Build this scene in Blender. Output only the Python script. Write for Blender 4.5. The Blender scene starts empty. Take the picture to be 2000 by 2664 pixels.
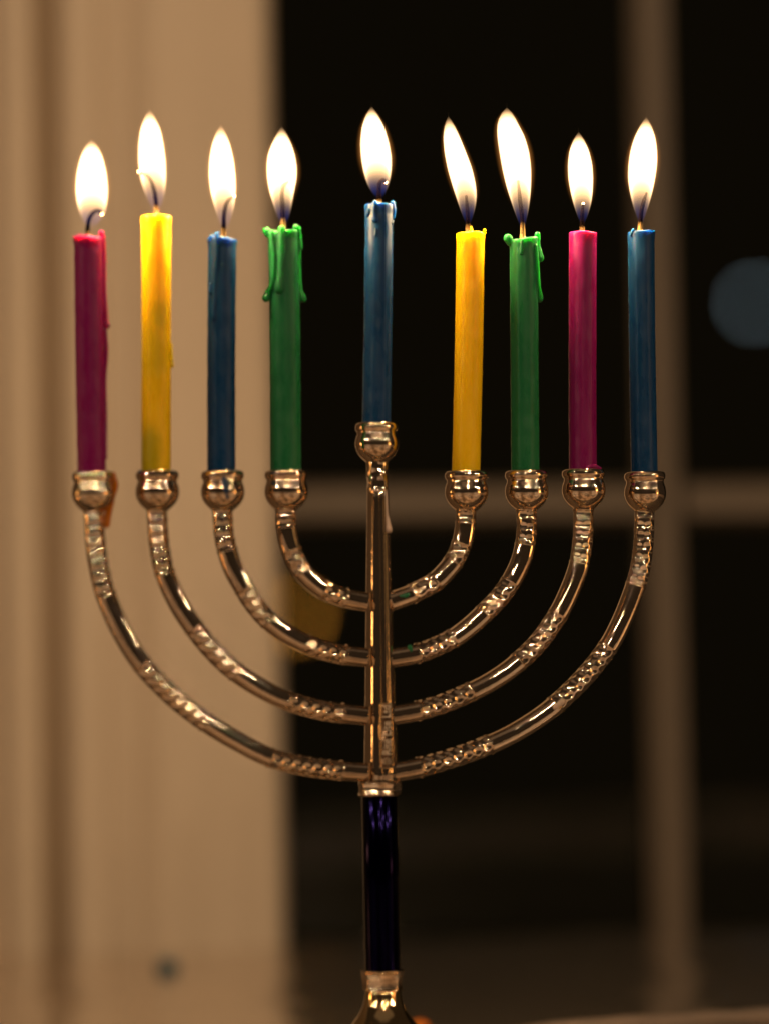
import bpy, math, random
from mathutils import Vector, Matrix, noise

# ------------------------------------------------------------------ camera, world, lights, exposure
sc = bpy.context.scene
COL = sc.collection
sc.view_settings.view_transform = 'Standard'
sc.view_settings.look = 'None'
sc.view_settings.exposure = 0.0
sc.view_settings.gamma = 1.0
sc.view_settings.use_curve_mapping = False
sc.render.engine = 'CYCLES'
sc.cycles.use_denoising = True
sc.cycles.use_adaptive_sampling = False
sc.cycles.max_bounces = 10
sc.cycles.glossy_bounces = 5
sc.cycles.transmission_bounces = 8
sc.cycles.transparent_max_bounces = 24
sc.cycles.volume_step_rate = 0.35
sc.cycles.sample_clamp_indirect = 6.0
sc.cycles.caustics_reflective = False
sc.cycles.caustics_refractive = False

FPX = 8182.0                       # focal length in pixels of the 2000 x 2664 photograph
DIST = 0.90                        # metres from the lens to the stem
CAM_H = 0.115                      # lens height above the counter
PITCH = math.atan(468 / FPX)
ROLL = math.radians(-1.1)
cam_rot = Matrix.Rotation(math.pi / 2 + PITCH, 3, 'X') @ Matrix.Rotation(ROLL, 3, 'Z')
cam_loc = Vector((0, 0, CAM_H))
cd = bpy.data.cameras.new('camera')
cam = bpy.data.objects.new('camera', cd)
COL.objects.link(cam)
cam.location = cam_loc
cam.rotation_euler = cam_rot.to_euler()
cd.sensor_fit = 'VERTICAL'
cd.sensor_height = 36.0
cd.lens = 36.0 * FPX / 2664
cd.clip_start = 0.05
cd.clip_end = 200
cd.dof.use_dof = True
cd.dof.focus_distance = 0.922
cd.dof.aperture_fstop = cd.lens / 27.0      # a 27 mm wide pupil
sc.camera = cam

w = bpy.data.worlds.new('World')
sc.world = w
w.use_nodes = True
w.node_tree.nodes['Background'].inputs[0].default_value = (1.0, 0.66, 0.40, 1)
w.node_tree.nodes['Background'].inputs[1].default_value = 0.025


def lamp(name, loc, power, color, radius):
    l = bpy.data.lights.new(name, 'POINT')
    l.energy = power
    l.color = color
    l.shadow_soft_size = radius
    o = bpy.data.objects.new(name, l)
    COL.objects.link(o)
    o.location = loc
    return o


# the room's chandelier hangs well behind the photographer: a ring of small bulbs
for k in range(5):
    a = 2 * math.pi * k / 5 + 0.25
    lamp('chandelier_bulb', (0.30 + 0.55 * math.cos(a), -1.30 + 0.50 * math.sin(a), 1.12 + 0.05 * (k % 2)), 10.0,
         (1.0, 0.70, 0.44), 0.018)
# wall lights of the room, a few bulbs to either side
for x, y, z in ((-2.05, -0.55, 1.30), (-2.25, -0.10, 1.18), (-1.80, -0.95, 1.05), (2.35, -0.60, 1.32), (2.15, -1.05, 1.15), (2.50, -0.10, 1.05)):
    lamp('wall_light_bulb', (x, y, z), 20.5, (1.0, 0.72, 0.46), 0.020)
# two warm table lamps, one on each side of the counter
lamp('side_lamp', (-1.05, 0.95, 0.17), 2.0, (1.0, 0.46, 0.14), 0.055)
lamp('side_lamp', (1.00, 0.55, 0.10), 1.6, (1.0, 0.45, 0.12), 0.055)
# large soft fills added to widen the warm reflections in the metal
lamp('warm_side_fill', (-1.30, 0.75, 0.32), 0.75, (1.0, 0.58, 0.22), 0.22)
lamp('warm_side_fill', (1.25, 0.40, 0.26), 0.75, (1.0, 0.56, 0.20), 0.22)
# area lamp added in place of light bounced off the ceiling
_l = bpy.data.lights.new('ceiling_bounce_fill', 'AREA')
_l.shape = 'RECTANGLE'
_l.size, _l.size_y = 2.6, 1.9
_l.energy = 1.5
_l.color = (1.0, 0.68, 0.44)
_o = bpy.data.objects.new('ceiling_bounce_fill', _l)
COL.objects.link(_o)
_o.location = (0.1, -0.75, 1.65)

# ------------------------------------------------------------------ measuring helpers
U = 2000 / 1661.0                  # the layout was measured on a 1661 wide view


def ray(u, v):
    d = Vector(((u * U - 1000) / FPX, -(v * U - 1332) / FPX, -1))
    return cam_rot @ d


YAW = math.radians(17)
E1 = Vector((math.cos(YAW), math.sin(YAW), 0))
NRM = Vector((-math.sin(YAW), math.cos(YAW), 0))
_d = ray(818, 1500)
ORG = cam_loc + _d * (DIST / _d.y)
ORG.z = 0


def M(u, v):
    """point of the menorah's own upright plane: (along, height)"""
    d = ray(u, v)
    t = (ORG - cam_loc).dot(NRM) / d.dot(NRM)
    p = cam_loc + d * t
    return Vector(((p - ORG).dot(E1), 0, p.z))


def S(u, v=1300):
    """metres per measuring unit at that place"""
    d = ray(u, v)
    t = (ORG - cam_loc).dot(NRM) / d.dot(NRM)
    return U * t / FPX


def on_table(u, v, z=0.0):
    d = ray(u, v)
    t = (z - cam_loc.z) / d.z
    return cam_loc + d * t


# ------------------------------------------------------------------ mesh helpers
def obj(name, verts, faces, mat, parent=None, smooth=True, loc=None):
    me = bpy.data.meshes.new(name)
    me.from_pydata([tuple(v) for v in verts], [], faces)
    me.update()
    if smooth:
        me.polygons.foreach_set('use_smooth', [True] * len(me.polygons))
    if mat:
        me.materials.append(mat)
    o = bpy.data.objects.new(name, me)
    COL.objects.link(o)
    if parent:
        o.parent = parent
    if loc is not None:
        o.location = loc
    return o


def empty(name, loc, rz=0.0):
    o = bpy.data.objects.new(name, None)
    COL.objects.link(o)
    o.location = loc
    o.rotation_euler = (0, 0, rz)
    o.empty_display_size = 0.01
    return o


def tag(o, label, cat, group=None, kind=None):
    if label:
        o['label'] = label
    if cat:
        o['category'] = cat
    if group:
        o['group'] = group
    if kind:
        o['kind'] = kind
    return o


def loft(rings, cap0=True, cap1=True):
    n = len(rings[0])
    verts = [p for r in rings for p in r]
    faces = []
    for i in range(len(rings) - 1):
        for j in range(n):
            a = i * n + j
            b = i * n + (j + 1) % n
            faces.append((a, b, b + n, a + n))
    if cap0:
        faces.append(tuple(reversed(range(n))))
    if cap1:
        k = (len(rings) - 1) * n
        faces.append(tuple(range(k, k + n)))
    return verts, faces


def lathe(prof, n=64, fn=None, center=(0, 0), cap0=True, cap1=True):
    """prof: (radius, z) bottom to top"""
    rings = []
    for r, z in prof:
        ring = []
        for j in range(n):
            a = 2 * math.pi * j / n
            rr = r if fn is None else fn(r, z, a)
            ring.append((center[0] + rr * math.cos(a), center[1] + rr * math.sin(a), z))
        rings.append(ring)
    return loft(rings, cap0, cap1)


def spline(pts, step):
    """Catmull-Rom resampled at about `step`; returns points and the arc position of every given point"""
    P = [Vector(p) for p in pts]
    P = [P[0] * 2 - P[1]] + P + [P[-1] * 2 - P[-2]]
    out, marks, L = [], [], 0.0
    for i in range(1, len(P) - 2):
        n = max(2, int((P[i + 1] - P[i]).length / step + 0.5))
        for k in range(n):
            t = k / n
            p = 0.5 * ((2 * P[i]) + (P[i + 1] - P[i - 1]) * t + (2 * P[i - 1] - 5 * P[i] + 4 * P[i + 1] - P[i + 2]) * t * t
                       + (3 * P[i] - P[i - 1] - 3 * P[i + 1] + P[i + 2]) * t ** 3)
            if k == 0:
                marks.append(len(out))
            out.append(p)
    marks.append(len(out))
    out.append(P[-2].copy())
    arc = [0.0]
    for a, b in zip(out, out[1:]):
        arc.append(arc[-1] + (b - a).length)
    return out, arc, [arc[m] for m in marks]


def cut(pts, arc, s0, s1, step):
    n = max(3, int((s1 - s0) / step) + 1)
    res, j = [], 0
    for k in range(n):
        s = s0 + (s1 - s0) * k / (n - 1)
        while j < len(arc) - 2 and arc[j + 1] < s:
            j += 1
        t = (s - arc[j]) / max(1e-12, arc[j + 1] - arc[j])
        res.append(pts[j].lerp(pts[j + 1], t))
    return res


def sweep_plane(pts, rad, n=36):
    """sweep in the XZ plane; rad(s, theta, i) -> radius; theta 0 points to the viewer (-Y)"""
    rings, s = [], 0.0
    for i, p in enumerate(pts):
        a = pts[max(0, i - 1)]
        b = pts[min(len(pts) - 1, i + 1)]
        t = (b - a).normalized()
        nrm = Vector((-t.z, 0, t.x))
        if i:
            s += (p - pts[i - 1]).length
        ring = []
        for j in range(n):
            th = 2 * math.pi * j / n
            r = rad(s, th, i)
            ring.append(p + Vector((0, -1, 0)) * (r * math.cos(th)) + nrm * (r * math.sin(th)))
        rings.append(ring)
    return loft(rings)


def tube(pts, radii, n=14, sub=5):
    """free tube with rounded ends through pts (Vectors), radii interpolated"""
    P = [Vector(p) for p in pts]
    Q, R = [], []
    E = [P[0] * 2 - P[1]] + P + [P[-1] * 2 - P[-2]]
    for i in range(1, len(E) - 2):
        for k in range(sub):
            t = k / sub
            Q.append(0.5 * ((2 * E[i]) + (E[i + 1] - E[i - 1]) * t + (2 * E[i - 1] - 5 * E[i] + 4 * E[i + 1] - E[i + 2]) * t * t
                            + (3 * E[i] - E[i - 1] - 3 * E[i + 1] + E[i + 2]) * t ** 3))
            tt = t * t * (3 - 2 * t)
            R.append(radii[i - 1] * (1 - tt) + radii[i] * tt)
    Q.append(P[-1].copy())
    R.append(radii[-1])
    # round ends
    t0 = (Q[0] - Q[1]).normalized()
    t1 = (Q[-1] - Q[-2]).normalized()
    head = [(Q[0] + t0 * (R[0] * math.sin(a)), R[0] * math.cos(a)) for a in (1.5, 1.15, 0.75, 0.35)]
    tail = [(Q[-1] + t1 * (R[-1] * math.sin(a)), R[-1] * math.cos(a)) for a in (0.35, 0.75, 1.15, 1.5)]
    allp = head + list(zip(Q, R)) + tail
    rings = []
    for i, (p, r) in enumerate(allp):
        a = allp[max(0, i - 1)][0]
        b = allp[min(len(allp) - 1, i + 1)][0]
        t = (b - a).normalized()
        x = t.cross(Vector((0, 1, 0)))
        if x.length < 0.2:
            x = t.cross(Vector((1, 0, 0)))
        x.normalize()
        y = t.cross(x)
        rings.append([p + x * (r * math.cos(2 * math.pi * j / n)) + y * (r * math.sin(2 * math.pi * j / n)) for j in range(n)])
    return loft(rings)


def smooth01(a, b, x):
    t = min(1, max(0, (x - a) / (b - a)))
    return t * t * (3 - 2 * t)


def box(x0, x1, y0, y1, z0, z1):
    v = [(x0, y0, z0), (x1, y0, z0), (x1, y1, z0), (x0, y1, z0), (x0, y0, z1), (x1, y0, z1), (x1, y1, z1), (x0, y1, z1)]
    f = [(0, 3, 2, 1), (4, 5, 6, 7), (0, 1, 5, 4), (1, 2, 6, 5), (2, 3, 7, 6), (3, 0, 4, 7)]
    return v, f


# ------------------------------------------------------------------ materials
def new_mat(name):
    m = bpy.data.materials.new(name)
    m.use_nodes = True
    nt = m.node_tree
    return m, nt, nt.nodes.get('Principled BSDF')


def N(nt, t, **kw):
    n = nt.nodes.new(t)
    for k, v in kw.items():
        setattr(n, k, v)
    return n


def math_node(nt, op, a, b=None, c=None, clamp=False):
    n = nt.nodes.new('ShaderNodeMath')
    n.operation = op
    n.use_clamp = clamp
    for i, x in enumerate((a, b, c)):
        if x is None:
            continue
        if isinstance(x, (int, float)):
            n.inputs[i].default_value = x
        else:
            nt.links.new(x, n.inputs[i])
    return n.outputs[0]


def mat_metal(name, col, rough, bump=0.04, scale=900):
    m, nt, b = new_mat(name)
    b.inputs['Metallic'].default_value = 1.0
    tc = N(nt, 'ShaderNodeTexCoord')
    nz = N(nt, 'ShaderNodeTexNoise')
    nz.inputs['Scale'].default_value = 140
    nz.inputs['Detail'].default_value = 4
    nt.links.new(tc.outputs['Object'], nz.inputs['Vector'])
    mr = N(nt, 'ShaderNodeMapRange')
    mr.inputs['From Min'].default_value = 0.35
    mr.inputs['From Max'].default_value = 0.75
    mr.inputs['To Min'].default_value = rough * 0.6
    mr.inputs['To Max'].default_value = rough * 1.9
    nt.links.new(nz.outputs['Fac'], mr.inputs['Value'])
    nt.links.new(mr.outputs[0], b.inputs['Roughness'])
    mx = N(nt, 'ShaderNodeMix', data_type='RGBA')
    mx.inputs['A'].default_value = (*col, 1)
    mx.inputs['B'].default_value = (col[0] * 0.72, col[1] * 0.66, col[2] * 0.58, 1)
    nt.links.new(nz.outputs['Fac'], mx.inputs['Factor'])
    nt.links.new(mx.outputs['Result'], b.inputs['Base Color'])
    n2 = N(nt, 'ShaderNodeTexNoise')
    n2.inputs['Scale'].default_value = scale
    n2.inputs['Detail'].default_value = 3
    nt.links.new(tc.outputs['Object'], n2.inputs['Vector'])
    bp = N(nt, 'ShaderNodeBump')
    bp.inputs['Strength'].default_value = bump
    bp.inputs['Distance'].default_value = 0.0006
    nt.links.new(n2.outputs['Fac'], bp.inputs['Height'])
    nt.links.new(bp.outputs[0], b.inputs['Normal'])
    return m


def mat_wax(name, col, radius, sss=0.75, scale=0.0075, stain=None, rough=0.30, fleck=0.0):
    m, nt, b = new_mat(name)
    tc = N(nt, 'ShaderNodeTexCoord')
    nz = N(nt, 'ShaderNodeTexNoise')
    nz.inputs['Scale'].default_value = 160
    nz.inputs['Detail'].default_value = 5
    mp = N(nt, 'ShaderNodeMapping')
    mp.inputs['Scale'].default_value = (1, 1, 0.25)
    nt.links.new(tc.outputs['Object'], mp.inputs['Vector'])
    nt.links.new(mp.outputs[0], nz.inputs['Vector'])
    mx = N(nt, 'ShaderNodeMix', data_type='RGBA')
    mx.inputs['A'].default_value = (*[c * 0.86 for c in col], 1)
    mx.inputs['B'].default_value = (*[min(1, c * 1.12) for c in col], 1)
    nt.links.new(nz.outputs['Fac'], mx.inputs['Factor'])
    colour = mx.outputs['Result']
    nb = N(nt, 'ShaderNodeTexNoise')
    nb.inputs['Scale'].default_value = 420
    nb.inputs['Detail'].default_value = 6
    nt.links.new(mp.outputs[0], nb.inputs['Vector'])
    mb = N(nt, 'ShaderNodeMapRange')
    mb.inputs['From Min'].default_value = 0.56
    mb.inputs['From Max'].default_value = 0.80
    mb.inputs['To Max'].default_value = 0.08
    nt.links.new(nb.outputs['Fac'], mb.inputs['Value'])
    mbx = N(nt, 'ShaderNodeMix', data_type='RGBA')
    nt.links.new(mb.outputs[0], mbx.inputs['Factor'])
    nt.links.new(colour, mbx.inputs['A'])
    pale_ = [min(0.9, c * 1.6 + 0.05) for c in col]
    mbx.inputs['B'].default_value = (*pale_, 1)
    colour = mbx.outputs['Result']
    mrr = N(nt, 'ShaderNodeMapRange')
    mrr.inputs['From Min'].default_value = 0.35
    mrr.inputs['From Max'].default_value = 0.70
    mrr.inputs['To Min'].default_value = rough * 0.75
    mrr.inputs['To Max'].default_value = rough * 1.5
    nt.links.new(nb.outputs['Fac'], mrr.inputs['Value'])
    if stain:                      # wax of another colour bled into this candle
        for (scol, (zx, zz), (rx, rz), amt) in stain:
            sep = N(nt, 'ShaderNodeSeparateXYZ')
            nt.links.new(tc.outputs['Object'], sep.inputs[0])
            n3 = N(nt, 'ShaderNodeTexNoise')
            n3.inputs['Scale'].default_value = 130
            nt.links.new(tc.outputs['Object'], n3.inputs['Vector'])
            dx = math_node(nt, 'DIVIDE', math_node(nt, 'SUBTRACT', sep.outputs[0], zx), rx)
            dz = math_node(nt, 'DIVIDE', math_node(nt, 'SUBTRACT', sep.outputs[2], zz), rz)
            d = math_node(nt, 'SQRT', math_node(nt, 'ADD', math_node(nt, 'MULTIPLY', dx, dx), math_node(nt, 'MULTIPLY', dz, dz)))
            d = math_node(nt, 'ADD', d, math_node(nt, 'MULTIPLY', math_node(nt, 'SUBTRACT', n3.outputs['Fac'], 0.5), 0.9))
            mr = N(nt, 'ShaderNodeMapRange')
            mr.interpolation_type = 'SMOOTHSTEP'
            mr.inputs['From Min'].default_value = 1.1
            mr.inputs['From Max'].default_value = 0.3
            mr.inputs['To Min'].default_value = 0
            mr.inputs['To Max'].default_value = amt
            nt.links.new(d, mr.inputs['Value'])
            m2 = N(nt, 'ShaderNodeMix', data_type='RGBA')
            nt.links.new(mr.outputs[0], m2.inputs['Factor'])
            nt.links.new(colour, m2.inputs['A'])
            m2.inputs['B'].default_value = (*scol, 1)
            colour = m2.outputs['Result']
    nt.links.new(colour, b.inputs['Base Color'])
    b.inputs['Subsurface Weight'].default_value = sss
    b.inputs['Subsurface Radius'].default_value = radius
    b.inputs['Subsurface Scale'].default_value = scale
    nt.links.new(mrr.outputs[0], b.inputs['Roughness'])
    b.inputs['IOR'].default_value = 1.40
    b.inputs['Specular IOR Level'].default_value = 0.32
    n2 = N(nt, 'ShaderNodeTexNoise')
    n2.inputs['Scale'].default_value = 700
    n2.inputs['Detail'].default_value = 4
    nt.links.new(mp.outputs[0], n2.inputs['Vector'])
    bp = N(nt, 'ShaderNodeBump')
    bp.inputs['Strength'].default_value = 0.20
    bp.inputs['Distance'].default_value = 0.0006
    nt.links.new(n2.outputs['Fac'], bp.inputs['Height'])
    nt.links.new(bp.outputs[0], b.inputs['Normal'])
    return m


def mat_plain(name, col, rough, spec=0.5, var=0.12, scale=30, bump=0.0, metallic=0.0):
    m, nt, b = new_mat(name)
    tc = N(nt, 'ShaderNodeTexCoord')
    nz = N(nt, 'ShaderNodeTexNoise')
    nz.inputs['Scale'].default_value = scale
    nz.inputs['Detail'].default_value = 5
    nt.links.new(tc.outputs['Object'], nz.inputs['Vector'])
    mx = N(nt, 'ShaderNodeMix', data_type='RGBA')
    mx.inputs['A'].default_value = (*[c * (1 - var) for c in col], 1)
    mx.inputs['B'].default_value = (*[min(1, c * (1 + var)) for c in col], 1)
    nt.links.new(nz.outputs['Fac'], mx.inputs['Factor'])
    nt.links.new(mx.outputs['Result'], b.inputs['Base Color'])
    b.inputs['Roughness'].default_value = rough
    b.inputs['Specular IOR Level'].default_value = spec
    b.inputs['Metallic'].default_value = metallic
    if bump:
        bp = N(nt, 'ShaderNodeBump')
        bp.inputs['Strength'].default_value = bump
        bp.inputs['Distance'].default_value = 0.002
        nt.links.new(nz.outputs['Fac'], bp.inputs['Height'])
        nt.links.new(bp.outputs[0], b.inputs['Normal'])
    return m


def mat_emit(name, col, strength):
    m = bpy.data.materials.new(name)
    m.use_nodes = True
    nt = m.node_tree
    nt.nodes.clear()
    e = N(nt, 'ShaderNodeEmission')
    e.inputs[0].default_value = (*col, 1)
    e.inputs[1].default_value = strength
    o = N(nt, 'ShaderNodeOutputMaterial')
    nt.links.new(e.outputs[0], o.inputs['Surface'])
    return m


BRASS = mat_metal('champagne_plated_metal', (0.92, 0.76, 0.60), 0.036)
BRASS_DOME = mat_metal('yellow_plated_metal', (0.90, 0.70, 0.40), 0.04)
ENAMEL, _nt, _b = new_mat('violet_lacquered_tube')
_b.inputs['Base Color'].default_value = (0.0016, 0.0008, 0.014, 1)
_b.inputs['Metallic'].default_value = 0.97
_b.inputs['Roughness'].default_value = 0.10
_nz = N(_nt, 'ShaderNodeTexNoise')
_nz.inputs['Scale'].default_value = 300
_tc = N(_nt, 'ShaderNodeTexCoord')
_nt.links.new(_tc.outputs['Object'], _nz.inputs['Vector'])
_bp = N(_nt, 'ShaderNodeBump')
_bp.inputs['Strength'].default_value = 0.004
_bp.inputs['Distance'].default_value = 0.0006
_nt.links.new(_nz.outputs['Fac'], _bp.inputs['Height'])
_nt.links.new(_bp.outputs[0], _b.inputs['Normal'])

PINK = mat_wax('magenta_wax', (0.200, 0.006, 0.098), (1.0, 0.12, 0.40))
YELLOW_CLEAN = mat_wax('yellow_wax', (0.84, 0.50, 0.004), (1.0, 0.95, 0.10))
YELLOW_STAINED = mat_wax('stained_yellow_wax', (0.80, 0.49, 0.004), (1.0, 1.0, 0.10), stain=[
    ((0.46, 0.37, 0.006), (-0.0015, 0.0350), (0.0060, 0.0130), 0.55),
    ((0.40, 0.35, 0.006), (0.0010, 0.0450), (0.0040, 0.0060), 0.40),
    ((0.28, 0.27, 0.010), (-0.0034, 0.0030), (0.0050, 0.0150), 0.70)])
BLUE = mat_wax('blue_wax', (0.004, 0.042, 0.118), (0.15, 0.55, 1.0))
GREEN = mat_wax('green_wax', (0.014, 0.140, 0.052), (0.20, 1.0, 0.25))
ORANGE = mat_wax('orange_wax', (0.42, 0.115, 0.002), (1.0, 0.4, 0.05), sss=0.3)
PALE = mat_wax('pale_wax', (0.60, 0.42, 0.32), (1.0, 0.7, 0.6), sss=0.3)


def mat_wick():
    m, nt, b = new_mat('charred_wick')
    tc = N(nt, 'ShaderNodeTexCoord')
    sep = N(nt, 'ShaderNodeSeparateXYZ')
    nt.links.new(tc.outputs['Generated'], sep.inputs[0])
    rp = N(nt, 'ShaderNodeValToRGB')
    e = rp.color_ramp.elements
    e[0].position = 0.08
    e[0].color = (0.42, 0.28, 0.12, 1)
    e[1].position = 0.34
    e[1].color = (0.003, 0.0018, 0.0015, 1)
    nt.links.new(sep.outputs[2], rp.inputs[0])
    nt.links.new(rp.outputs[0], b.inputs['Base Color'])
    b.inputs['Roughness'].default_value = 0.95
    b.inputs['Specular IOR Level'].default_value = 0.0
    nz = N(nt, 'ShaderNodeTexNoise')
    nz.inputs['Scale'].default_value = 1800
    nt.links.new(tc.outputs['Object'], nz.inputs['Vector'])
    bp = N(nt, 'ShaderNodeBump')
    bp.inputs['Strength'].default_value = 0.8
    bp.inputs['Distance'].default_value = 0.0006
    nt.links.new(nz.outputs['Fac'], bp.inputs['Height'])
    nt.links.new(bp.outputs[0], b.inputs['Normal'])
    return m


WICK = mat_wick()
EMBER = mat_emit('glowing_wick_tip', (1.0, 0.45, 0.16), 22.0)


def mat_flame(z0, z1, stops, xmin, xmax, rmax):
    """glowing gas: brightness grows with height and towards the skin, faint blue at the foot, thin warm sheath outside.
    stops: (t, axis x, radius) of the flame from foot to tip"""
    m = bpy.data.materials.new('candle_flame')
    m.use_nodes = True
    nt = m.node_tree
    nt.nodes.clear()

    def step(x, a, b, lo=0.0, hi=1.0, kind='SMOOTHSTEP'):
        n = N(nt, 'ShaderNodeMapRange')
        n.interpolation_type = kind
        n.inputs['From Min'].default_value = a
        n.inputs['From Max'].default_value = b
        n.inputs['To Min'].default_value = lo
        n.inputs['To Max'].default_value = hi
        nt.links.new(x, n.inputs['Value'])
        return n.outputs[0]
    tc = N(nt, 'ShaderNodeTexCoord')
    sep = N(nt, 'ShaderNodeSeparateXYZ')
    nt.links.new(tc.outputs['Object'], sep.inputs[0])
    tt = math_node(nt, 'DIVIDE', math_node(nt, 'SUBTRACT', sep.outputs[2], z0), z1 - z0)
    rp = N(nt, 'ShaderNodeValToRGB')
    rp.color_ramp.interpolation = 'LINEAR'
    el = rp.color_ramp.elements
    while len(el) < len(stops):
        el.new(0.5)
    for k, (st, ax_, rd_) in enumerate(stops):
        el[k].position = st
    for k, (st, ax_, rd_) in enumerate(stops):
        el[k].color = (rd_ / rmax, (ax_ - xmin) / (xmax - xmin), 0, 1)
    nt.links.new(tt, rp.inputs[0])
    sc_ = N(nt, 'ShaderNodeSeparateColor')
    nt.links.new(rp.outputs[0], sc_.inputs[0])
    rl = math_node(nt, 'MULTIPLY', sc_.outputs[0], rmax)
    ax = math_node(nt, 'MULTIPLY_ADD', sc_.outputs[1], xmax - xmin, xmin)
    dx = math_node(nt, 'SUBTRACT', sep.outputs[0], ax)
    rho = math_node(nt, 'SQRT', math_node(nt, 'ADD', math_node(nt, 'MULTIPLY', dx, dx),
                                          math_node(nt, 'MULTIPLY', sep.outputs[1], sep.outputs[1])))
    rr = math_node(nt, 'DIVIDE', rho, rl)
    rc = math_node(nt, 'POWER', math_node(nt, 'MINIMUM', rr, 1.0), 2.6)
    g = math_node(nt, 'ADD', tt, math_node(nt, 'MULTIPLY', rc, 0.42))
    hot = math_node(nt, 'POWER', step(g, 0.34, 0.82, kind='SMOOTHERSTEP'), 2.5)
    hot = math_node(nt, 'MULTIPLY', hot, step(tt, 1.0, 0.76, 0.06, 1.0))
    skin = step(rr, 1.08, 0.90)
    hot = math_node(nt, 'MULTIPLY', hot, skin)
    e1 = N(nt, 'ShaderNodeEmission')
    e1.inputs[0].default_value = (1.0, 0.62, 0.30, 1)
    nt.links.new(math_node(nt, 'MULTIPLY', hot, 2100.0), e1.inputs[1])
    bl = math_node(nt, 'MULTIPLY', step(tt, 0.33, 0.10), step(rr, 0.25, 0.9, 0.04, 1.0))
    bl = math_node(nt, 'MULTIPLY', math_node(nt, 'MULTIPLY', bl, skin), step(tt, 0.0, 0.10))
    e2 = N(nt, 'ShaderNodeEmission')
    e2.inputs[0].default_value = (0.045, 0.11, 0.75, 1)
    nt.links.new(math_node(nt, 'MULTIPLY', bl, 42.0), e2.inputs[1])
    sh = math_node(nt, 'MULTIPLY', step(rr, 1.42, 0.92), step(tt, 0.18, 0.50))
    sh = math_node(nt, 'MULTIPLY', sh, step(tt, 1.06, 0.90))
    e3 = N(nt, 'ShaderNodeEmission')
    e3.inputs[0].default_value = (1.0, 0.36, 0.07, 1)
    nt.links.new(math_node(nt, 'MULTIPLY', sh, 50.0), e3.inputs[1])
    add = N(nt, 'ShaderNodeAddShader')
    nt.links.new(e1.outputs[0], add.inputs[0])
    nt.links.new(e2.outputs[0], add.inputs[1])
    add2 = N(nt, 'ShaderNodeAddShader')
    nt.links.new(add.outputs[0], add2.inputs[0])
    nt.links.new(e3.outputs[0], add2.inputs[1])
    o = N(nt, 'ShaderNodeOutputMaterial')
    nt.links.new(add2.outputs[0], o.inputs['Volume'])
    return m


# ------------------------------------------------------------------ setting: counter, night, window
def build_counter():
    m, nt, b = new_mat('pale_counter')
    tc = N(nt, 'ShaderNodeTexCoord')
    nz = N(nt, 'ShaderNodeTexNoise')
    nz.inputs['Scale'].default_value = 11
    nz.inputs['Detail'].default_value = 7
    nt.links.new(tc.outputs['Object'], nz.inputs['Vector'])
    rp = N(nt, 'ShaderNodeValToRGB')  # marbling added to mottle the counter's reflection in the metal
    rp.color_ramp.elements[0].position = 0.42
    rp.color_ramp.elements[0].color = (0.13, 0.095, 0.07, 1)
    rp.color_ramp.elements[1].position = 0.60
    rp.color_ramp.elements[1].color = (0.56, 0.44, 0.35, 1)
    nt.links.new(nz.outputs['Fac'], rp.inputs[0])
    nt.links.new(rp.outputs[0], b.inputs['Base Color'])
    b.inputs['Roughness'].default_value = 0.38
    b.inputs['IOR'].default_value = 1.45
    n2 = N(nt, 'ShaderNodeTexNoise')
    n2.inputs['Scale'].default_value = 22
    n2.inputs['Detail'].default_value = 2
    nt.links.new(tc.outputs['Object'], n2.inputs['Vector'])
    bp = N(nt, 'ShaderNodeBump')
    bp.inputs['Strength'].default_value = 0.35
    bp.inputs['Distance'].default_value = 0.002
    nt.links.new(n2.outputs['Fac'], bp.inputs['Height'])
    nt.links.new(bp.outputs[0], b.inputs['Normal'])
    # a slab that ends at the window wall (which stands askew to the lens)
    nx, ny = 60, 60
    verts, faces = [], []
    for j in range(ny + 1):
        for i in range(nx + 1):
            x = -1.1 + 2.4 * i / nx
            yb = WIN_Y + math.tan(WYAW) * x + 0.03
            y = 0.10 + (yb - 0.10) * j / ny
            verts.append((x, y, 0.0))
    for j in range(ny):
        for i in range(nx):
            a = j * (nx + 1) + i
            faces.append((a, a + 1, a + nx + 2, a + nx + 1))
    o = obj('counter', verts, faces, m)
    sm = o.modifiers.new('thickness', 'SOLIDIFY')
    sm.thickness = 0.03
    sm.offset = -1
    o['kind'] = 'structure'


WYAW = math.radians(11)
WIN_Y = 1.44
E1W = Vector((math.cos(WYAW), math.sin(WYAW), 0))
NW = Vector((-math.sin(WYAW), math.cos(WYAW), 0))
WORG = Vector((0, WIN_Y, 0))
build_counter()


def W(u, v, back=0.0):
    """along-window coordinate and height of a measured point on the window plane"""
    d = ray(u, v)
    t = ((WORG + NW * back) - cam_loc).dot(NW) / d.dot(NW)
    p = cam_loc + d * t
    return (p - WORG).dot(E1W), p.z


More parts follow.
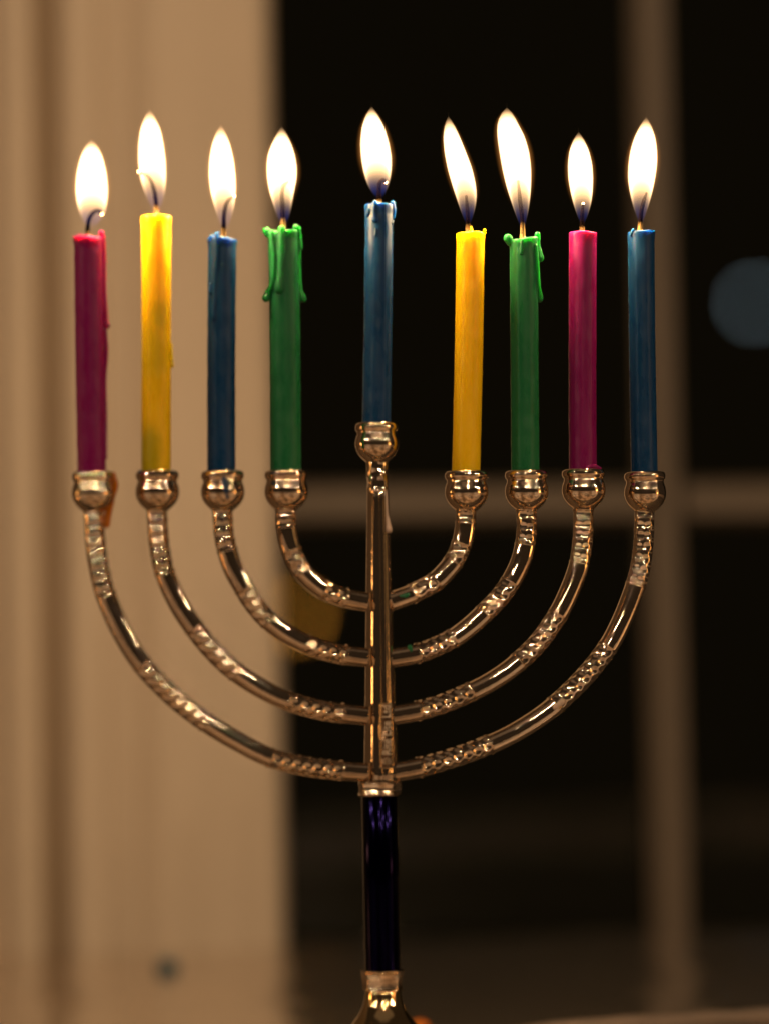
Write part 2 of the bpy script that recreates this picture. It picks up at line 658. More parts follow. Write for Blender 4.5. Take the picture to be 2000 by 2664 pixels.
def build_window():
    root = empty('window', WORG, WYAW)
    tag(root, 'out of focus window at night with pale casing and brown glazing bars', 'window')
    paint = mat_plain('cream_paint', (0.56, 0.465, 0.36), 0.45, 0.4, 0.05, 14)
    bar = mat_plain('brown_bar_colour', (0.108, 0.084, 0.062), 0.5, 0.4, 0.10, 14)  # a much darker base colour than the casing
    # casing: moulded board, profile measured along the wall, extruded upwards
    prof_u = [(-160, -0.010), (2, -0.010), (8, 0.000), (14, 0.012), (24, 0.0160), (76, 0.0165), (86, 0.012), (94, -0.004), (104, -0.0060),
              (125, 0.0000), (146, 0.0130), (158, 0.0165), (222, 0.0172), (236, 0.0135), (285, 0.0165), (325, 0.0240), (343, 0.0270),
              (440, 0.0280), (580, 0.0265), (594, 0.0240), (600, 0.0190), (602, 0.0120), (602, -0.03)]
    z0, z1 = -0.03, 1.2
    pts = [(W(u, 1100, -dp)[0], -dp) for u, dp in prof_u]
    pts.append((pts[0][0], 0.03))
    n = len(pts)
    verts = [(x, y, z0) for x, y in pts] + [(x, y, z1) for x, y in pts]
    faces = [(i, (i + 1) % n, (i + 1) % n + n, i + n) for i in range(n)]
    faces.append(tuple(range(n, 2 * n)))
    faces.append(tuple(reversed(range(n))))
    c = obj('casing', verts, faces, paint, root, smooth=False)
    bv = c.modifiers.new('soft_edges', 'BEVEL')
    bv.width = 0.0015
    bv.segments = 2
    bv.limit_method = 'ANGLE'
    bv.angle_limit = math.radians(12)
    # glazing bars
    xa = W(1384, 1100)[0]
    xb = W(1466, 1100)[0]

    def bar_section(x0, x1):
        wd = x1 - x0
        return [(x0, 0.008), (x0, -0.002), (x0 + wd * 0.18, -0.010), (x0 + wd * 0.82, -0.010), (x1, -0.002), (x1, 0.008)]
    sct = bar_section(xa, xb)
    n = len(sct)
    verts = [(x, y, z0) for x, y in sct] + [(x, y, z1) for x, y in sct]
    faces = [(i, (i + 1) % n, (i + 1) % n + n, i + n) for i in range(n)] + [tuple(range(n, 2 * n)), tuple(reversed(range(n)))]
    tag(obj('glazing_bar', verts, faces, bar, root, smooth=False), 'upright brown glazing bar', None)
    za = W(1100, 1134)[1]
    zb = W(1100, 1042)[1]
    xl, xr = W(560, 1100)[0], W(2300, 1100)[0]
    sct = bar_section(za, zb)
    for p0, p1 in ((xl, xa - 0.0004), (xb + 0.0004, xr)):
        verts = [(p0, y, z) for z, y in sct] + [(p1, y, z) for z, y in sct]
        faces = [(i, i + n, (i + 1) % n + n, (i + 1) % n) for i in range(n)] + [tuple(reversed(range(n, 2 * n))), tuple(range(n))]
        obj('glazing_bar', verts, faces, bar, root, smooth=False)
    # panes
    g = bpy.data.materials.new('window_glass')
    g.use_nodes = True
    nt = g.node_tree
    nt.nodes.clear()
    gl = N(nt, 'ShaderNodeBsdfGlass')
    gl.inputs['IOR'].default_value = 1.45
    gl.inputs['Color'].default_value = (0.96, 0.98, 0.97, 1)
    gl.inputs['Roughness'].default_value = 0.0
    o = N(nt, 'ShaderNodeOutputMaterial')
    nt.links.new(gl.outputs[0], o.inputs['Surface'])
    for x0, x1 in ((xl, xa + 0.004), (xb - 0.004, xr)):
        for a, b in ((z0, za + 0.004), (zb - 0.004, z1)):
            v, f = box(x0, x1, 0.0005, 0.0035, a, b)
            obj('pane', v, f, g, root, smooth=False)
    # insect screen on the outside: woven wires, 1.1 mm apart
    m = bpy.data.materials.new('insect_screen_weave')
    m.use_nodes = True
    nt = m.node_tree
    nt.nodes.clear()
    tc = N(nt, 'ShaderNodeTexCoord')
    sep = N(nt, 'ShaderNodeSeparateXYZ')
    nt.links.new(tc.outputs['Object'], sep.inputs[0])
    wires = []
    for ch, pitch in ((0, 0.00108), (2, 0.00130)):
        fr = math_node(nt, 'FRACT', math_node(nt, 'DIVIDE', sep.outputs[ch], pitch))
        wires.append(math_node(nt, 'LESS_THAN', fr, 0.28))
    wire = math_node(nt, 'MAXIMUM', wires[0], wires[1])
    tr = N(nt, 'ShaderNodeBsdfTransparent')
    df = N(nt, 'ShaderNodeBsdfDiffuse')
    df.inputs[0].default_value = (0.03, 0.03, 0.03, 1)
    mx = N(nt, 'ShaderNodeMixShader')
    nt.links.new(wire, mx.inputs[0])
    nt.links.new(tr.outputs[0], mx.inputs[1])
    nt.links.new(df.outputs[0], mx.inputs[2])
    o = N(nt, 'ShaderNodeOutputMaterial')
    nt.links.new(mx.outputs[0], o.inputs['Surface'])
    obj('insect_screen', [(xl, 0.03, z0), (xr, 0.03, z0), (xr, 0.03, z1), (xl, 0.03, z1)], [(0, 1, 2, 3)], m, root, smooth=False)


build_window()

_x1 = W(-160, 1100, 0.010)[0] - 0.001
v, f = box(_x1 - 1.3, _x1, 0.004, 0.05, -0.05, 1.25)
_wall = obj('wall', v, f, mat_plain('brown_wall', (0.085, 0.062, 0.042), 0.7, 0.3, 0.06, 9), smooth=False, loc=WORG)
_wall.rotation_euler = (0, 0, WYAW)
tag(_wall, None, None, kind='structure')

night = mat_emit('night_glow', (1.0, 0.70, 0.22), 0.0042)
v, f = box(-25, 25, 22, 22.3, -8, 16)
tag(obj('night_sky', v, f, night, smooth=False), None, None, kind='structure')


def far_light(name, u, v, dist, ru, col, strength, label):
    d = ray(u, v)
    p = cam_loc + d * (dist / d.y)
    r = ru * U * dist / FPX
    vs, fs = lathe([(r * math.sin(a), -r * math.cos(a)) for a in [0.05 + (math.pi - 0.1) * k / 14 for k in range(15)]], 24)
    root = empty(name, p)
    obj('globe', vs, fs, mat_emit(name + '_glow', col, strength), root)
    # a short cap and hanger so that it is a lamp and not a bare ball
    cap = mat_plain(name + '_cap', (0.03, 0.03, 0.03), 0.5)
    vs, fs = lathe([(r * 0.5, r * 0.92), (r * 0.5, r * 1.25), (r * 0.15, r * 1.4), (r * 0.12, r * 3.0)], 16)
    obj('cap', vs, fs, cap, root)
    tag(root, label, 'lamp')


far_light('garden_lamp', 1629, 655, 15, 14, (0.62, 0.80, 0.92), 2.4, 'faint bluish light outside the window, at the right picture edge')
far_light('porch_lamp', 642, 1330, 15, 17, (1.0, 0.38, 0.04), 5.0, 'dim amber light outside, just beside the pale window casing')

# ------------------------------------------------------------------ the menorah
men = empty('menorah', ORG, YAW)
tag(men, 'champagne coloured metal nine branched menorah with violet tube stem, holding lit candles', 'menorah')

CUPS = [(202, 1020), (340, 1018), (481, 1018), (618.5, 1017), (813.5, 914), (1006.5, 1018), (1136, 1017), (1259, 1014), (1391.5, 1020)]
CUP_PROF = [(21, -88), (22, -86), (26, -83), (33, -77), (40, -69), (45, -60), (47.6, -50), (47.8, -43), (46.4, -34), (43.8, -27), (42.6, -22.5),
            (42.8, -19.5), (45.5, -16.5), (46.8, -12.5), (47.0, -8), (45.8, -3.6), (43, -0.8), (40, 0), (37.2, -1.2), (36.2, -4.5), (36, -14), (33, -16)]
random.seed(5)
for k, (u, v) in enumerate(CUPS):
    c = M(u, v)
    s = S(u, v)
    sx = 47.0 / 47.6 * (1.0 if k != 8 else 0.97)
    ph = random.random() * 6
    prof = [(r * s * sx, c.z + z * s) for r, z in CUP_PROF]
    vs, fs = lathe(prof, 72, fn=lambda r, z, a: r * (1 + 0.004 * math.sin(2 * a + ph) + 0.003 * math.sin(5 * a + 2 * ph)), center=(c.x, 0))
    obj('candle_cup', vs, fs, BRASS, men)

ARMS = [
    # points from cup to shaft; ring positions are the indices listed after
    ([(203, 1100), (206, 1160), (214, 1222), (230, 1287), (262, 1362), (306, 1433), (372, 1503), (446, 1561), (515, 1603), (582, 1636), (660, 1655), (738, 1665), (791, 1669)], (3, 5, 7, 9, 11)),
    ([(340, 1100), (344, 1170), (357, 1239), (384, 1301), (418, 1354), (462, 1408), (511, 1453), (565, 1488), (619, 1513), (690, 1533), (740, 1541), (791, 1547)], (2, 4, 6, 8, 10)),
    ([(481, 1100), (484, 1150), (492, 1191), (506, 1232), (527, 1270), (550, 1306), (581, 1341), (618, 1369), (661, 1391), (705, 1406), (747, 1415), (791, 1421)], (2, 4, 6, 8, 10)),
    ([(618, 1100), (619, 1141), (629, 1186), (653, 1234), (697, 1273), (748, 1292), (791, 1301)], (1, 2, 3, 4, 5)),
    ([(1006, 1100), (1005, 1132), (997, 1175), (977, 1217), (941, 1256), (915, 1271), (890, 1283), (840, 1301)], (1, 2, 3, 4, 6)),
    ([(1136, 1100), (1137, 1140), (1133, 1179), (1122, 1218), (1102, 1258), (1075, 1295), (1043, 1327), (1012, 1355), (979, 1379), (940, 1398), (901, 1412), (840, 1423)], (2, 4, 6, 8, 10)),
    ([(1259, 1100), (1258, 1160), (1250, 1219), (1230, 1275), (1204, 1328), (1165, 1385), (1118, 1431), (1070, 1466), (1018, 1494), (960, 1519), (902, 1536), (840, 1547)], (2, 4, 6, 8, 10)),
    ([(1391, 1100), (1389, 1170), (1382, 1225), (1371, 1267), (1345, 1335), (1312, 1398), (1262, 1462), (1196, 1525), (1125, 1574), (1057, 1608), (980, 1637), (905, 1658), (840, 1670)], (3, 5, 7, 9, 11)),
]


def squircle(th, r, e=2.7):
    c, s_ = abs(math.cos(th)), abs(math.sin(th))
    return r / (c ** e + s_ ** e) ** (1 / e)


random.seed(11)
for ai, (pts, rings) in enumerate(ARMS):
    P = [M(u, v) for u, v in pts]
    um = sum(p[0] for p in pts) / len(pts)
    s = S(um)
    R = 21.8 * s
    sp, arc, marks = spline(P, 3 * s)
    core = cut(sp, arc, 0, arc[-1], 3.0 * s)
    bands = [(0.0, marks[rings[0]]), (marks[rings[1]], marks[rings[2]]), (marks[rings[3]], marks[rings[4]])]
    core = cut(sp, arc, 0, arc[-1], 1.5 * s)

    def rad_core(q, th, i):
        inside = any(b0 + 2.5 * s < q < b1 - 2.5 * s for b0, b1 in bands)
        return squircle(th, R * (0.70 if inside else 0.965))
    vs, fs = sweep_plane(core, rad_core, 40)
    arm = obj('arm', vs, fs, BRASS, men)
    for b0, b1 in bands:
        L = b1 - b0
        pc = cut(sp, arc, b0, b1, 1.25 * s)
        cols = 9
        dimp = []
        along = 25 * s
        n_al = max(1, round(L / along))
        along = L / n_al
        for cI in range(cols):
            off = 0.5 if cI % 2 else 0.0
            for k in range(-1, n_al + 1):
                dimp.append(((k + 0.5 + off + random.uniform(-.07, .07)) * along,
                             2 * math.pi * (cI + random.uniform(-.08, .08)) / cols, random.uniform(0.85, 1.12)))

        def rad(q, th, i, dimp=dimp, L=L, R=R, s=s):
            r = squircle(th, R, 2.25)
            best = 0.0
            for (ds, dt, k) in dimp:
                a = q - ds
                if abs(a) > 14.5 * s:
                    continue
                d = (th - dt + math.pi) % (2 * math.pi) - math.pi
                w2 = (a / (9.8 * s * k)) ** 2 + (d * R / (8.4 * s * k)) ** 2
                if w2 < 1:
                    best = max(best, (1 - w2))
            r -= 2.7 * s * best
            # plain collar line at either end of the band
            e = min(q, L - q)
            k = smooth01(4.2 * s, 2.2 * s, e)
            r = r * (1 - k) + squircle(th, R * 1.045, 2.4) * k
            return r
        vs, fs = sweep_plane(pc, rad, 72)
        obj('hammered_band', vs, fs, BRASS, arm)

# shaft: tapered bar, front face with a raised rib between two grooves
SHAFT = [(1058, 815.5, 24.0), (1200, 817, 27.5), (1400, 819.0, 31.5), (1550, 820.5, 35), (1692, 821.5, 38.0)]
SECT = [(-0.68, 1.02), (-0.68, 0.52), (-0.68, 0.02)]
for _k in range(61):                     # rounded front with two narrow flutes beside a rib
    _a = math.radians(-90 + 180 * _k / 60)
    _g = min(abs(abs(_a) - math.radians(13.5)) / math.radians(4.5), 1.0)
    _r = 0.84 - 0.075 * (1 - _g * _g)
    SECT.append((0.16 + _r * math.sin(_a), -_r * math.cos(_a)))
SECT += [(1.00, 0.52), (1.00, 1.02), (0.72, 1.22), (-0.40, 1.22)]


def shaft_at(v):
    for a, b in zip(SHAFT, SHAFT[1:]):
        if v <= b[0]:
            t = (v - a[0]) / (b[0] - a[0])
            return a[1] + (b[1] - a[1]) * t, a[2] + (b[2] - a[2]) * t
    return SHAFT[-1][1], SHAFT[-1][2]


ringsS = []
for k in range(25):
    v = 1058 + (1694 - 1058) * k / 24
    cu, h = shaft_at(v)
    c = M(cu, v)
    s = S(cu, v)
    ringsS.append([(c.x + x * h * s, y * h * s * 0.95, c.z) for x, y in SECT])
vs, fs = loft(ringsS)
shaft = obj('shaft', vs, fs, BRASS, men, smooth=True)
bv = shaft.modifiers.new('soft_edges', 'BEVEL')
bv.width = 0.00012
bv.segments = 2
bv.limit_method = 'ANGLE'
bv.angle_limit = math.radians(25)

# hammered neck between the raised cup and the shaft
P = [M(814, 996), M(815, 1030), M(815.6, 1062)]
s = S(815)
sp, arc, mk = spline(P, 2 * s)
dn = [(14 * s, 0.25, 1.1), (30 * s, -0.75, 1.0), (33 * s, 0.75, 1.05), (50 * s, 0.0, 1.15), (14 * s, 1.6, 1), (14 * s, -1.5, 1), (46 * s, 1.7, 1),
      (46 * s, -1.8, 1), (20 * s, 3.0, 1), (45 * s, 2.8, 1)]


def rad_neck(q, th, i):
    r = squircle(th, 22.5 * s, 2.4)
    best = 0
    for ds, dt, k in dn:
        d = (th - dt + math.pi) % (2 * math.pi) - math.pi
        w2 = ((q - ds) / (14 * s * k)) ** 2 + (d * 22 / (13 * k)) ** 2
        if w2 < 1:
            best = max(best, 1 - w2)
    e = smooth01(3 * s, 1 * s, min(q, arc[-1] - q))
    return (r - 2.2 * s * best) * (1 - e) + 23 * s * e


vs, fs = sweep_plane(cut(sp, arc, 0, arc[-1], 1.2 * s), rad_neck, 64)
obj('hammered_neck', vs, fs, BRASS, men)


# maker's plate on the shaft front: rounded frame and raised lettering reading upwards
def front_point(v, off=0.0, du=0.0):
    cu, h = shaft_at(v)
    c = M(cu, v)
    s_ = S(cu, v)
    return Vector((c.x + du * s_, -(0.84 * 0.95 * h) * s_ - off, c.z))


fb, ft = front_point(1660, 0, 5), front_point(1518, 0, 5)
up = (ft - fb).normalized()
right = Vector((1, 0, 0))
right = (right - up * right.dot(up)).normalized()
outw = right.cross(up).normalized()
if outw.y > 0:
    outw = -outw
Lp = (ft - fb).length
s = S(820)
Wp = 29 * s


def rrect(hw, hl, r, n=6):
    pts = []
    for cx, cy, a0 in ((hw - r, hl - r, 0), (-hw + r, hl - r, 90), (-hw + r, -hl + r, 180), (hw - r, -hl + r, 270)):
        for k in range(n + 1):
            a = math.radians(a0 + 90 * k / n)
            pts.append((cx + r * math.cos(a), cy + r * math.sin(a)))
    return pts


mid = (fb + ft) / 2
outer = rrect(Wp / 2, Lp / 2, 4.5 * s)
prof = [(0.0, -6.5), (0.0, 0.6), (0.8, 1.4), (2.0, 1.4), (2.8, 0.6), (2.8, -2.5)]
ringsP = []
for ins, hgt in prof:
    ring = []
    pr = rrect(Wp / 2 - ins * s, Lp / 2 - ins * s, max(0.5, 4.5 - ins) * s)
    for x, y in pr:
        ring.append(mid + right * x + up * y + outw * (hgt * s))
    ringsP.append(ring)
vs, fs = loft(ringsP, False, False)
frame = obj('nameplate', vs, fs, BRASS, men)
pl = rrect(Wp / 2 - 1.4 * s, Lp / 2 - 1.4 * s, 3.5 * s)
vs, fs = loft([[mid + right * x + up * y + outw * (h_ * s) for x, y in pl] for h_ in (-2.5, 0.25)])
obj('plate', vs, fs, mat_metal('dark_plate_metal', (0.26, 0.17, 0.11), 0.24), frame)  # darkened plate: the relief's contrast is put into the colour
cu_ = bpy.data.curves.new('raised_lettering', 'FONT')
cu_.body = '\u00a9 Rite Lite Ltd'
cu_.size = 1.0
cu_.extrude = 0.055
cu_.offset = -0.012
cu_.bevel_depth = 0.014
cu_.bevel_resolution = 2
cu_.resolution_u = 4
cu_.align_x = 'CENTER'
cu_.align_y = 'CENTER'
to = bpy.data.objects.new('raised_lettering', cu_)
COL.objects.link(to)
bpy.context.view_layer.update()
dg = bpy.context.evaluated_depsgraph_get()
tm = bpy.data.meshes.new_from_object(to.evaluated_get(dg))
bpy.data.objects.remove(to)
xs = [v.co.x for v in tm.vertices]
ys = [v.co.y for v in tm.vertices]
kx = (Lp - 13 * s) / (max(xs) - min(xs))
ky = 19.0 * s / (max(ys) - min(ys))
for v in tm.vertices:
    x = (v.co.x - (max(xs) + min(xs)) / 2) * kx
    y = (v.co.y - (max(ys) + min(ys)) / 2) * ky
    v.co = mid + up * x - right * y + outw * ((0.25 + 2.9 * (v.co.z + 0.075) / 0.15) * s)
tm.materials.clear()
tm.materials.append(mat_metal('pale_lettering_metal', (0.97, 0.84, 0.68), 0.34))  # paler than the plate, so the letters' relief shows by colour
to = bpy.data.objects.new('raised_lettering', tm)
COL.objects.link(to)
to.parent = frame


# collars, lacquered tube, bell foot
def hammered_collar(name, prof, cols, rows, mat, seed):
    rnd = random.Random(seed)
    zs = [z for r, z in prof]
    zb, zt = min(zs), max(zs)
    cells = []
    for rI in range(rows):
        for cI in range(cols):
            cells.append((zb + (zt - zb) * (rI + 0.5 + rnd.uniform(-.1, .1)) / rows, 2 * math.pi * (cI + 0.5 * (rI % 2) + rnd.uniform(-.18, .18)) / cols,
                          rnd.uniform(0.85, 1.25)))

    def fn(r, z, a):
        best = 0
        for cz, ca, k in cells:
            d = (a - ca + math.pi) % (2 * math.pi) - math.pi
            w2 = ((z - cz) / (0.62 * (zt - zb) / rows * k)) ** 2 + (d * cols / (2 * math.pi) / (0.62 * k)) ** 2
            if w2 < 1:
                best = max(best, 1 - w2)
        e = smooth01(0.0, 0.16, min(z - zb, zt - z) / (zt - zb))
        return r * (1 - 0.135 * best * e)
    dense = []
    for (r0, z0_), (r1, z1_) in zip(prof, prof[1:]):
        for k in range(8):
            dense.append((r0 + (r1 - r0) * k / 8, z0_ + (z1_ - z0_) * k / 8))
    dense.append(prof[-1])
    c_ = M(820, 1720).x
    vs_, fs_ = lathe(dense, 120, fn, (c_, 0))
    return obj(name, vs_, fs_, mat, men)


def ZZ(v):
    return M(820, v).z


s = S(820)
AX = M(820, 1720).x
hammered_collar('collar', [(44 * s, ZZ(1719)), (46.5 * s, ZZ(1717)), (47 * s, ZZ(1705)), (47.5 * s, ZZ(1693)), (44 * s, ZZ(1688.5)), (38 * s, ZZ(1687.5))], 8, 1, BRASS, 2)
vs, fs = lathe([(38 * s, ZZ(2105)), (38.8 * s, ZZ(2102)), (38.8 * s, ZZ(1900)), (38.6 * s, ZZ(1712)), (37 * s, ZZ(1710))], 72, center=(AX, 0))
obj('lacquered_tube', vs, fs, ENAMEL, men)
hammered_collar('collar', [(40 * s, ZZ(2140)), (43.5 * s, ZZ(2138.5)), (44.5 * s, ZZ(2130)), (46.5 * s, ZZ(2110)), (47.5 * s, ZZ(2099)), (46 * s, ZZ(2096)), (40 * s, ZZ(2095.5))], 8, 1, BRASS, 7)
foot = [(334, 0.0002), (336, 4 * s), (333, 9 * s), (326, 14 * s)]
prof = [(r * s, z) for r, z in foot]
for v, r in ((2338, 300), (2326, 262), (2312, 222), (2298, 188), (2282, 155), (2264, 126), (2246, 102), (2230, 85), (2212, 69), (2196, 56.5), (2182, 48.5), (2168, 43), (2155, 40), (2146, 38.5), (2136, 38.0)):
    prof.append((r * s, ZZ(v)))
vs, fs = lathe(prof, 96, center=(AX, 0))
obj('bell_foot', vs, fs, BRASS_DOME, men)


# old wax stuck to the metal
def glob(name, pts, radii, mat, parent, depth):
    P_ = [M(u, v) + Vector((0, -d, 0)) for (u, v), d in zip(pts, depth)]
    vs_, fs_ = tube(P_, [r * S(pts[0][0]) for r in radii], 14)
    return obj(name, vs_, fs_, mat, parent)


q = S(210)
glob('wax_residue', [(242, 1026), (245, 1050), (240, 1078)], [5, 7, 5], ORANGE, men, [20 * q, 21 * q, 18 * q])
glob('wax_residue', [(240, 1085), (233, 1108), (229, 1133)], [6, 8, 8.5], ORANGE, men, [10 * q, 8 * q, 8 * q])
glob('wax_residue', [(474, 1030), (478, 1058), (481, 1078)], [5, 7, 4.5], BLUE, men, [41 * q, 43 * q, 42 * q])
q = S(830)
glob('wax_residue', [(826, 1022), (829, 1060), (831, 1110), (833, 1128), (834.5, 1146)], [2.5, 3.0, 2.8, 4.5, 6.8], PALE, men, [13 * q, 15 * q, 17 * q, 18 * q, 19 * q])
glob('wax_residue', [(857, 1289), (872, 1287), (884, 1282)], [6, 7, 4], GREEN, men, [15 * q, 16 * q, 16 * q])
glob('wax_residue', [(880, 1398), (882, 1406)], [5, 4], GREEN, men, [17 * q, 18 * q])
q = S(1200)
glob('wax_residue', [(1192, 1527), (1206, 1517)], [10, 9], PALE, men, [14 * q, 14 * q])
glob('wax_residue', [(1256, 1013), (1270, 1010), (1284, 1014)], [4, 5.5, 3], PINK, men, [36 * q, 35 * q, 33 * q])
glob('wax_residue', [(300, 1020), (306, 1024), (304, 1032)], [4, 4, 2.5], BLUE, men, [14 * q, 16 * q, 16 * q])

# ------------------------------------------------------------------ the candles
# u of bottom, top v and u, half width, material, facets, facet turn
CANDLES = [
    dict(b=(199, 1019), t=(191, 510), h=31, m=PINK, rot=0.15, label='magenta candle at the outer end before the pale casing, wax ridge down one side',
         wick=[(190, 512), (191, 485), (197, 466), (207, 456), (216, 456), (221, 462)],
         flame=[(300, 198, 198), (316, 185, 212), (340, 175, 222), (375, 167, 230), (410, 165, 233), (440, 168, 231), (465, 175, 226), (482, 182, 213), (498, 190, 200)],
         rim=0.07, slope=-0.10,
         drips=[([(220, 512), (225, 555), (226, 620), (229, 690), (231, 704)], [6, 5, 4.5, 6, 7.5]),
                ([(228, 712), (230, 760), (227, 820), (228, 900), (227, 990)], [4, 5, 4, 4.6, 3.5]), ([(216, 505), (219, 512)], [5, 6])]),
    dict(b=(338, 1019), t=(338, 466), h=31.8, m=YELLOW_STAINED, rot=0.1, label='yellow candle with greenish stains low on its side',
         wick=[(338, 468), (338, 440), (333, 408), (322, 383), (301, 371)],
         flame=[(235, 324, 324), (252, 313, 335), (280, 304, 347), (315, 300, 354), (350, 300, 358), (385, 304, 359), (415, 313, 357), (440, 323, 352), (460, 333, 343)],
         rim=0.05, slope=0.0, drips=[([(368, 745), (370, 775), (371, 790)], [3.5, 5, 5.5])]),
    dict(b=(479, 1019), t=(481, 514), h=30.5, m=BLUE, rot=0.9, label='dark blue candle with a pale drip down one edge, before the pale casing',
         wick=[(484, 516), (484, 475), (487, 450), (494, 433), (506, 424)],
         flame=[(268, 478, 478), (284, 468, 487), (310, 459, 497), (345, 453, 505), (380, 452, 509), (415, 456, 510), (450, 465, 506), (480, 474, 498), (502, 481, 490)],
         rim=0.06, slope=0.0,
         drips=[([(464, 508), (463, 560), (460, 620), (458, 690)], [4.6, 4.6, 4, 5.8]), ([(455, 615), (454, 632)], [5, 6.5]), ([(475, 574), (476, 579)], [3.6, 3.6]), ([(455, 514), (452, 520)], [5, 5.5])]),
    dict(b=(618, 1019), t=(613, 497), h=32.5, m=GREEN, rot=0.2, label='green candle with long hanging drips, at the edge of the pale casing',
         wick=[(612, 500), (612, 455), (610, 422), (613, 402), (622, 393)],
         flame=[(273, 609, 609), (286, 600, 618), (310, 588, 629), (335, 579, 637), (360, 577, 641), (385, 578, 641), (415, 583, 635), (445, 592, 630), (470, 600, 625), (490, 609, 617)],
         rim=0.07, slope=0.12,
         drips=[([(602, 499), (602, 545), (600, 590), (597, 628)], [8, 8, 7.5, 10.5]), ([(585, 506), (588, 560), (587, 610), (580, 632), (576, 644)], [8, 6, 5, 6.5, 9]),
                ([(640, 498), (643, 515), (644, 535)], [6, 7.5, 9.5]), ([(643, 540), (645, 585), (648, 625), (654, 645)], [5, 5.5, 6, 8.5]),
                ([(577, 499), (581, 505)], [8.5, 9]), ([(634, 494), (641, 496)], [6, 6.5])]),
    dict(b=(813, 912), t=(819, 440), h=31, m=BLUE, rot=0.55, label='blue candle in the raised middle cup, standing above all the others',
         wick=[(819.5, 442), (819, 410), (821, 394), (828, 389), (834, 394)],
         flame=[(230, 803, 803), (246, 791, 815), (275, 782, 830), (310, 779, 840), (340, 781, 845), (365, 785, 845), (390, 791, 842), (410, 800, 836), (432, 815, 825)],
         rim=0.04, slope=0.0,
         drips=[([(803, 442), (801, 460), (803, 478)], [6, 5.5, 8]), ([(843, 441), (845, 455), (845, 470)], [5, 6.5, 5]), ([(793, 455), (791, 466)], [4.5, 5]),
                ([(842, 480), (841, 486)], [3.0, 3.2]), ([(805, 500), (804, 512)], [3, 3.4])]),
    dict(b=(1006, 1019), t=(1016, 501), h=30.8, m=YELLOW_CLEAN, rot=0.05, label='clean yellow candle beside the raised middle candle',
         wick=[(1011, 503), (1010, 465), (1007, 424)],
         flame=[(251, 968, 968), (268, 960, 980), (295, 957, 992), (330, 960, 1006), (365, 967, 1019), (400, 977, 1027), (425, 985, 1029), (450, 993, 1026), (475, 1002, 1019), (490, 1008, 1014)],
         rim=0.015, slope=0.03, drips=[([(1042, 499), (1045, 503)], [3.5, 3.5])], cone=16),
    dict(b=(1134, 1019), t=(1130, 512), h=30.8, m=GREEN, rot=0.0, label='green candle with two hanging drips, against the dark panes',
         wick=[(1128, 514), (1127, 475), (1123, 432), (1119, 392)],
         flame=[(232, 1094, 1094), (245, 1080, 1108), (268, 1073, 1118), (295, 1074, 1132), (330, 1079, 1142), (365, 1085, 1146), (400, 1093, 1146), (430, 1102, 1144), (460, 1112, 1140), (485, 1121, 1134), (500, 1127, 1131)],
         rim=0.05, slope=0.16,
         drips=[([(1157, 508), (1160, 530), (1163, 546), (1165, 557)], [6, 6.5, 8, 9.5]), ([(1148, 535), (1152, 580), (1157, 620), (1164, 645)], [6, 6, 6.5, 9]),
                ([(1097, 515), (1101, 523)], [10, 9]), ([(1118, 525), (1117, 550)], [4, 5])]),
    dict(b=(1258, 1019), t=(1258, 500), h=29.8, m=PINK, rot=0.4, label='magenta candle standing between a green and a blue one',
         wick=[(1257, 502), (1257, 468), (1259, 440)],
         flame=[(285, 1249, 1249), (300, 1238, 1260), (325, 1229, 1271), (355, 1226, 1278), (385, 1227, 1280), (415, 1232, 1279), (440, 1238, 1276), (465, 1246, 1269), (488, 1254, 1260)],
         rim=0.03, slope=0.0, drips=[]),
    dict(b=(1391, 1019), t=(1384, 497), h=29.3, m=BLUE, rot=0.75, label='blue candle at the outer end before the upright glazing bar',
         wick=[(1382, 499), (1384, 465), (1389, 437), (1395, 418)],
         flame=[(252, 1395, 1395), (268, 1383, 1405), (295, 1370, 1414), (325, 1361, 1418), (355, 1357, 1418), (385, 1356, 1414), (415, 1360, 1408), (445, 1367, 1400), (470, 1375, 1392), (488, 1381, 1386)],
         rim=0.03, slope=0.08, drips=[([(1361, 500), (1359, 508)], [4, 4.5])]),
]


def interp_rows(rows, v):
    for a, b in zip(rows, rows[1:]):
        if v <= b[0]:
            t = (v - a[0]) / (b[0] - a[0])
            return [a[1] + (b[1] - a[1]) * t, a[2] + (b[2] - a[2]) * t]
    return list(rows[-1][1:])


